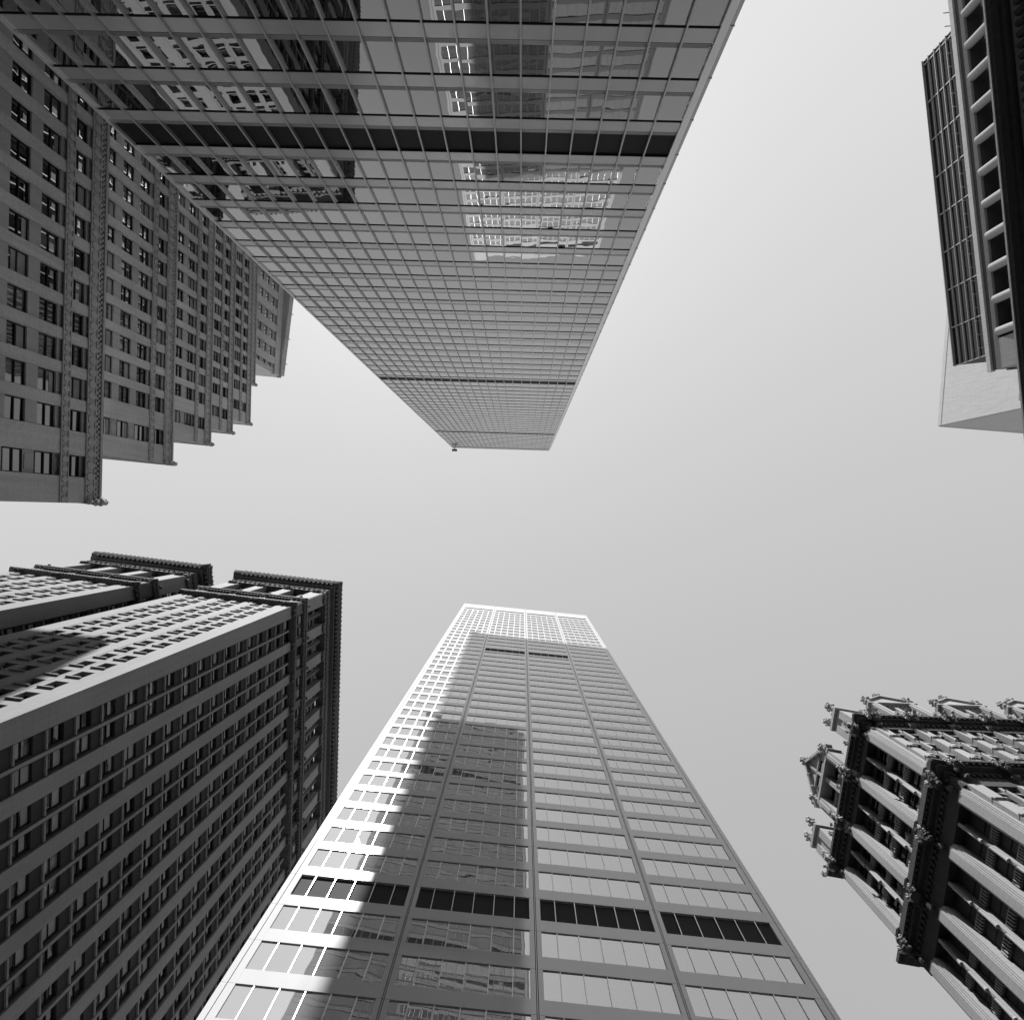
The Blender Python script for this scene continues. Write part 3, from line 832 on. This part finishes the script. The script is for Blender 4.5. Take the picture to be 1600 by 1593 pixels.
    core.add(vs, [(3, 2, 1, 0), (4, 5, 6, 7), (0, 1, 5, 4), (1, 2, 6, 5), (2, 3, 7, 6), (3, 0, 4, 7)])
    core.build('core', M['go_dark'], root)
    # lowest storeys, plain
    q = MB(); fW.box(q, 0, LW, -.95, .3, 0, 20); fN.box(q, .96, LN, -.55, .25, 0, 20); q.build('base_wall', M['go_stone'], root)
    # dormers along the long side
    fin = Bank('finial', M['go_stone'], 60); crock = Bank('crocket', M['go_stone'], 60)
    def add_fin(p, s): q = MB(); finial(q, p[0], p[1], p[2], s); fin.add(q)
    for f, cs in ((fW, cW), (fN, cN)):
        for c in cs:
            add_fin(f.P(c, .75, Z2 + 1.0), .7); add_fin(f.P(c - .55, .95, Z2 - .6), .45); add_fin(f.P(c + .55, .95, Z2 - .6), .45)
            q = MB(); f.box(q, c - .3, c + .3, .2, 1.05, Z2 + .1, Z2 + 1.1); q.build('pedestal', M['go_stone'], root)
            add_fin(f.P(c + 2.3, .55, Z2 + 1.1), .5)
            for du in (-.45, .45):
                q = MB(); p = f.P(c + du, 1.35, Z2 - 1.0); blob(q, *p, .26, .9, .4, 6, 5); p = f.P(c + du, 1.75, Z2 - .8); blob(q, *p, .2, .9, .4, 6, 5); p = f.P(c + du, 1.0, Z2 - 1.2); blob(q, *p, .3, .9, .3, 6, 5); crock.add(q)
            add_fin(f.P(c - .5, 1.05, Z1 - .7), .55); add_fin(f.P(c + .5, 1.05, Z1 - .7), .55)
    for j in range(6):
        a = cN[1 + 2 * j] - .6; b = cN[2 + 2 * j] + .6 if 2 + 2 * j < len(cN) else None
        if b is None: break
        d = MB(); zt = 92.6
        fN.box(d, a, a + .95, -2.6, .5, Z2 - 2.0, zt, .5); fN.box(d, b - .95, b, -2.6, .5, Z2 - 2.0, zt, .5)
        fN.box(d, a + .3, a + .65, .5, .62, Z2 - 1.8, zt - .4, .5); fN.box(d, b - .65, b - .3, .5, .62, Z2 - 1.8, zt - .4, .5)
        m_ = (a + b) / 2
        fN.box(d, m_ - .22, m_ + .22, -1.0, .2, Z2, zt, .5)
        for zz in (Z2 + .9, Z2 + 4.0, Z2 + 6.6):
            fN.box(d, a + .95, m_ - .22, -1.0, .1, zz, zz + .85, .5); fN.box(d, m_ + .22, b - .95, -1.0, .1, zz, zz + .85, .5)
            for k in range(7): fN.box(d, a + 1.0 + k * .55, a + 1.2 + k * .55, .1, .24, zz + .15, zz + .75, .5)
        d.build('dormer', M['go_stone'], root)
        for zz in (Z2 + 1.75, Z2 + 4.85):
            for (u0, u1) in ((a + .95, m_ - .22), (m_ + .22, b - .95)):
                g = MB(); fN.quad(g, u0, u1, -.5, zz, zz + 2.25); win.add(g)
        d = MB(); fN.prism(d, [(a - .2, zt), (b + .2, zt), (b + .2, zt + .5), (m_, zt + 3.0), (a - .2, zt + .5)], -1.2, .35)
        fN.prism(d, [(a + .9, zt + .4), (b - .9, zt + .4), (m_, zt + 1.9)], .35, .45)
        fN.box(d, a - .3, b + .3, -1.3, .6, zt - .35, zt - .02)
        for s_ in (-1, 1):   # raking mouldings
            u1 = m_ + s_ * (b - a) / 2 + s_ * .25
            fN.prism(d, [(u1, zt + .5), (m_, zt + 3.05), (m_, zt + 3.35), (u1, zt + .85)], .2, .62)
        d.build('gable', M['go_stone'], root)
        d = MB(); fN.prism(d, [(a + .9, Z2), (b - .9, Z2), (b - .9, zt + .3), (m_, zt + 2.7), (a + .9, zt + .3)], -9, -1.3)
        d.build('dormer_roof', M['go_dark'], root)
        add_fin(fN.P(m_, .3, zt + 3.2), .85)
        for u in (a + .2, b - .2): add_fin(fN.P(u, .35, zt + .7), .95)
        for t in (.35, .7):
            for s_ in (-1, 1):
                p = fN.P(m_ + s_ * (b - a) / 2 * t, .4, zt + 3.1 - 2.5 * t); q = MB(); blob(q, p[0], p[1], p[2] + .3, .22, 1.2, .3, 5, 4); crock.add(q)
    # parapet between dormers, roof behind
    q = MB(); fN.box(q, 0, LN, -.4, .35, Z2 + .9, Z2 + 1.2); fW.box(q, 0, LW, -.4, .35, Z2 + .9, Z2 + 1.2)
    for f, L in ((fN, LN), (fW, LW)):
        u = .2
        while u < L - .3: f.box(q, u, u + .22, -.15, .1, Z2 + .05, Z2 + .9); u += .5
    q.build('balustrade', M['go_stone'], root)
    # central gable of the narrow front
    a, b = 5.3, 12.3; m_ = (a + b) / 2; zt = 90.6
    d = MB()
    for u0, u1 in ((a, a + 1.15), (b - 1.15, b)):
        fW.box(d, u0, u1, -3.0, .55, Z2 - 2.0, zt, .5); fW.box(d, u0 + .35, u1 - .35, .55, .72, Z2 - 1.8, zt - .3, .5)
    fW.box(d, m_ - .25, m_ + .25, -1.0, .3, Z2, zt, .5)
    for zz in (Z2 + .2, Z2 + 3.0):
        for (u0, u1) in ((a + 1.15, m_ - .25), (m_ + .25, b - 1.15)):
            fW.box(d, u0, u1, -1.0, -.5, zz, zz + .8, .5)
            for k in range(7): fW.box(d, u0 + .08 + k * (u1 - u0) / 7, u0 + .08 + (k + .5) * (u1 - u0) / 7, -.5, -.3, zz + .08, zz + .7, .5)
            g = MB(); fW.quad(g, u0, u1, -.85, zz + .8, zz + 2.8); win.add(g)
    d.build('dormer', M['go_stone'], root)
    d = MB(); fW.box(d, a - .25, b + .25, -1.2, .6, zt, zt + .4)
    fW.prism(d, [(a - .1, zt + .4), (b + .1, zt + .4), (m_, zt + 5.3)], -1.2, .2)
    for s_ in (-1, 1):
        u1 = m_ + s_ * ((b - a) / 2 + .35)
        fW.prism(d, [(u1, zt + .4), (m_, zt + 5.4), (m_, zt + 5.9), (u1 + s_ * .2, zt + .75)], -.2, .62)
    for (u0, u1, z0, z1) in ((m_ - 1.5, m_ - .3, zt + .9, zt + 1.1), (m_ + .3, m_ + 1.5, zt + .9, zt + 1.1), (m_ - .15, m_ + .15, zt + .5, zt + 4.6), (m_ - 1.9, m_ + 1.9, zt + 2.1, zt + 2.3)):
        fW.box(d, u0, u1, .2, .42, z0, z1)
    d.build('gable', M['go_stone'], root)
    for (u0, u1) in ((m_ - 1.6, m_ - .3), (m_ + .3, m_ + 1.6)):
        g = MB(); fW.quad(g, u0, u1, .215, zt + 1.15, zt + 2.05); win.add(g)
    d = MB(); fW.prism(d, [(a + 1, Z2), (b - 1, Z2), (b - 1, zt), (m_, zt + 4.6), (a + 1, zt)], -16, -1.3); d.build('dormer_roof', M['go_dark'], root)
    add_fin(fW.P(m_, .3, zt + 5.6), 1.0)
    for u in (a + .3, b - .3): add_fin(fW.P(u, .4, zt + .7), 1.15)
    for t in (.3, .6, .85):
        for s_ in (-1, 1):
            p = fW.P(m_ + s_ * (b - a) / 2 * t, .45, zt + 5.7 - 4.9 * t); q = MB(); blob(q, p[0], p[1], p[2], .25, 1.2, .3, 5, 4); crock.add(q)
    # corner turrets
    for (u0, u1) in ((-.1, 2.6), (LW - 2.6, LW + .1)):
        d = MB(); fW.box(d, u0 + .1, u1, -3.0, .35, Z2, 90.2); fW.box(d, u0, u0 + .9, -3.05, .55, Z2, 89.2); fW.box(d, u1 - .9, u1 + .05, -3.05, .55, Z2, 89.2)
        fW.box(d, u0 - .1, u1 + .15, -3.1, .7, 90.2, 90.7)
        for k in range(4): fW.box(d, u0 + .15 + k * .7, u0 + .5 + k * .7, -3.0, .45, 90.7, 91.5)
        d.build('corner_turret', M['go_stone'], root)
        add_fin(fW.P(u0 + .4, .35, 91.6), 1.0); add_fin(fW.P(u1 - .4, .35, 91.6), .9)
    for bk in (win, pier, span, mul, fin, heads, heads2, crock): bk.flush(root)
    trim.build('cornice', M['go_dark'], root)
    # air conditioners in the narrow front's windows
    spots = [(2.4, 65.6 - .9 - FP * 3 + .95, 'air conditioner two window rows below the lower cornice, in the gothic corner bay'),
             (4.9, 65.6 - .9 - FP * 5 + .95, 'lowest air conditioner on the gothic front, close to the right picture edge'),
             (8.0, 82.4 - .9 - FP * 3 + .95, 'air conditioner just above the lower cornice in the middle bay of the gothic front'),
             (13.2, 82.4 - .9 - FP * 3 + .95, 'air conditioner just above the lower cornice in the gothic bay farthest from the corner')]
    acs = []; acts = []
    for u, z, lab in spots:
        p = fW.P(u, 0, z)
        acs.append(p)
        t = thing('air_conditioner', lab, 'air conditioner', p, 'air conditioners in the gothic building windows')
        b_ = MB(); fW.box(b_, u - .38, u + .38, -.85, -.15, z + .02, z + .52); b_.build('casing', M['sash_lt'], t)
        b_ = MB()
        for k in range(7): fW.box(b_, u - .34, u + .34, -.15, -.13, z + .06 + k * .065, z + .09 + k * .065)
        b_.build('grille', M['iron'], t); acts.append(t)
    # real size: storeys of 4.06 m; the drawing above is at 4/5 size, measured from eye height
    K = 1.25
    for o in [root] + acts:
        x, y, z = o.location
        o.location = (x * K, y * K, EYE + (z - EYE) * K); o.scale = (K, K, K)
gothic()

# ================================================================== far slab with loggia (upper right)
def loggia_block():
    A = (128.4, -38.85); e = (-.101, -.9949); n = (-.9949, .101)
    root = thing('loggia_office_block', 'dark office block with round columns in its top loggia and a finned rooftop storey', 'office building', (A[0], A[1], 0))
    f = Fr(A, e, n); f2 = Fr(A, (.9949, -.101), (.101, .9949)); H = 198.0; L = 130.0
    b = MB()
    f.box(b, 0, L, -60, -4.2, 0, H - 1); f.box(b, 0, L, -4.2, 0, 0, 168)
    b.build('core', M['rt_dark'], root)
    b = MB(); f.box(b, 0, L, -.8, .35, 196.4, H); b.build('parapet', M['wt_stone'], root)
    b = MB(); f.box(b, .3, L, -4.2, -.2, 194.6, 196.2); b.build('soffit_band', M['rt_dark'], root)
    b = MB(); f.box(b, .15, L, -.7, .0, 193.0, 194.6); f.box(b, .15, 8.2, -4.2, 0.0, 168, 193.0)
    for k in range(60): f.box(b, 4 + k * 2.2, 4.05 + k * 2.2, 0, .03, 192.4, 194.6)
    b.build('beam', M['rt_mid'], root)
    b = MB(); f.box(b, 8.2, L, -4.2, -.7, 193.05, 194.6); b.build('soffit', M['rt_dark'], root)
    b = MB()
    for k in range(14): f.box(b, 10.5 + k * 8.6, 15.5 + k * 8.6, -4.2, -3.9, 168, 191.5)
    b.build('wall_panel', M['rt_stone'], root)
    for k in range(14):
        q = MB(); p = f.P(12.3 + k * 8.6 - 2.2, -.5, 0); cyl(q, p[0], p[1], 168, 193.04, 1.15, n=24); q.build('column', M['rt_stone'], root, smooth=False)
    # finned rooftop storey set back
    A2 = (135.1, -46.1); g = Fr(A2, e, n); H2 = 225.0; LT = 96
    b = MB(); g.box(b, .3, LT, -40, -.5, 190, H2 - .3); b.build('penthouse_core', M['rt_dark'], root)
    fin = Bank('fin', M['sash_lt'], 40)
    for k in range(7):
        z = H2 - .5 - k * 3.0
        q = MB(); g.box(q, 0, LT, -.5, .12 if k else .45, z - (.16 if k else .35), z); fin.add(q)
    fin.flush(root)
    b = MB()
    for k in range(9): g.box(b, -.0 + k * 11.8, .25 + k * 11.8, -.5, .03, 196, H2 - .9)
    b.build('penthouse_post', M['sash_lt'], root)
    for k in range(26): b = MB(); g.box(b, 2 + k * 3.9, 2.12 + k * 3.9, .5, 3.2, 207.2, 207.5); b.build('outrigger', M['sash_lt'], root)
    b = MB()
    for k in range(7):
        g.quad(b, .3, LT, -.4, H2 - 3.4 - k * 3.0, H2 - .7 - k * 3.0)
    b.build('penthouse_glass', M['g_dark'], root)
loggia_block()

# ================================================================== very tall plain tower far behind (right)
def plain_tower():
    A = (232.06, -49.2); e = (.083, -.9966); n = (-.9966, -.083)
    root = thing('plain_pale_tower', 'plain pale flat topped tower far away behind the dark loggia block', 'skyscraper', (A[0], A[1], 0))
    f = Fr(A, e, n); H = 400
    b = MB(); f.box(b, 0, 68, -64, -.6, 0, H - .5); b.build('core', M['wt_stone'], root)
    b = MB()
    f.box(b, 0, 68, -.6, -.1, 0, H - 3)
    f.box(b, 0, 68, -.6, .02, H - 3, H)
    b.build('ribbed_wall', M['wt_stone'], root)
    f2 = Fr(A, (.9966, .083), (-.083, .9966)); b = MB()
    f2.box(b, .6, 64, -.5, .4, 0, H - 3)
    f2.box(b, .6, 64, 0, .52, H - 3, H)
    b.build('ribbed_wall', M['wt_stone'], root)
    b = MB()
    for k in range(2): f.box(b, 4 + k * 9, 7 + k * 9, -.05, .06, 330, 336)
    b.build('louvre_opening', M['rt_mid'], root)
plain_tower()

# ================================================================== near building at the right edge with a toothed cornice
def near_block():
    A = (48.6, -1.15); e = (-.090, -.9959); n = (-.9959, .090)
    root = thing('dark_cornice_building', 'nearly black building with a deep toothed cornice at the right picture edge', 'office building', (A[0], A[1], 0))
    f = Fr(A, e, n); H = 70.0; L = 70
    b = MB(); f.box(b, 0, L, -24, -2.3, 0, H - .4); b.build('wall', M['rt_dark'], root)
    b = MB(); f.box(b, -1, L, -2.6, -.12, H - .75, H); f.box(b, -1, L, -2.6, -.9, H - 1.2, H - .75)
    b.build('cornice', M['rt_dark'], root)
    b = MB(); f.box(b, -1, L, -.12, 0, H - .22, H + .02); b.build('cornice_lip', M['rt_stone'], root)  # sunlit edge of the cornice put in as a paler strip
    b = MB(); f.box(b, 0, L, -2.3, -1.7, H - 3.0, H - 1.2); b.build('frieze', M['rt_stone'], root)
    bk = Bank('modillion', M['rt_dark'], 90); k = 0; u = .2
    while u < L:
        q = MB(); p = f.P(u + .3, -1.45, 0); cyl(q, p[0], p[1], H - 3.35, H - 2.3, .34, .34, 10); f.box(q, u, u + .6, -2.3, -1.5, H - 3.35, H - 2.35, .5); bk.add(q); u += 1.02
    bk.flush(root)
    b = MB()
    for k in range(20):
        for j in range(12): f.box(b, 1.2 + k * 3.3, 2.6 + k * 3.3, -2.32, -2.27, 20 + j * 3.6, 22 + j * 3.6)
    b.build('window', M['g_dark'], root)['kind'] = 'stuff'
near_block()
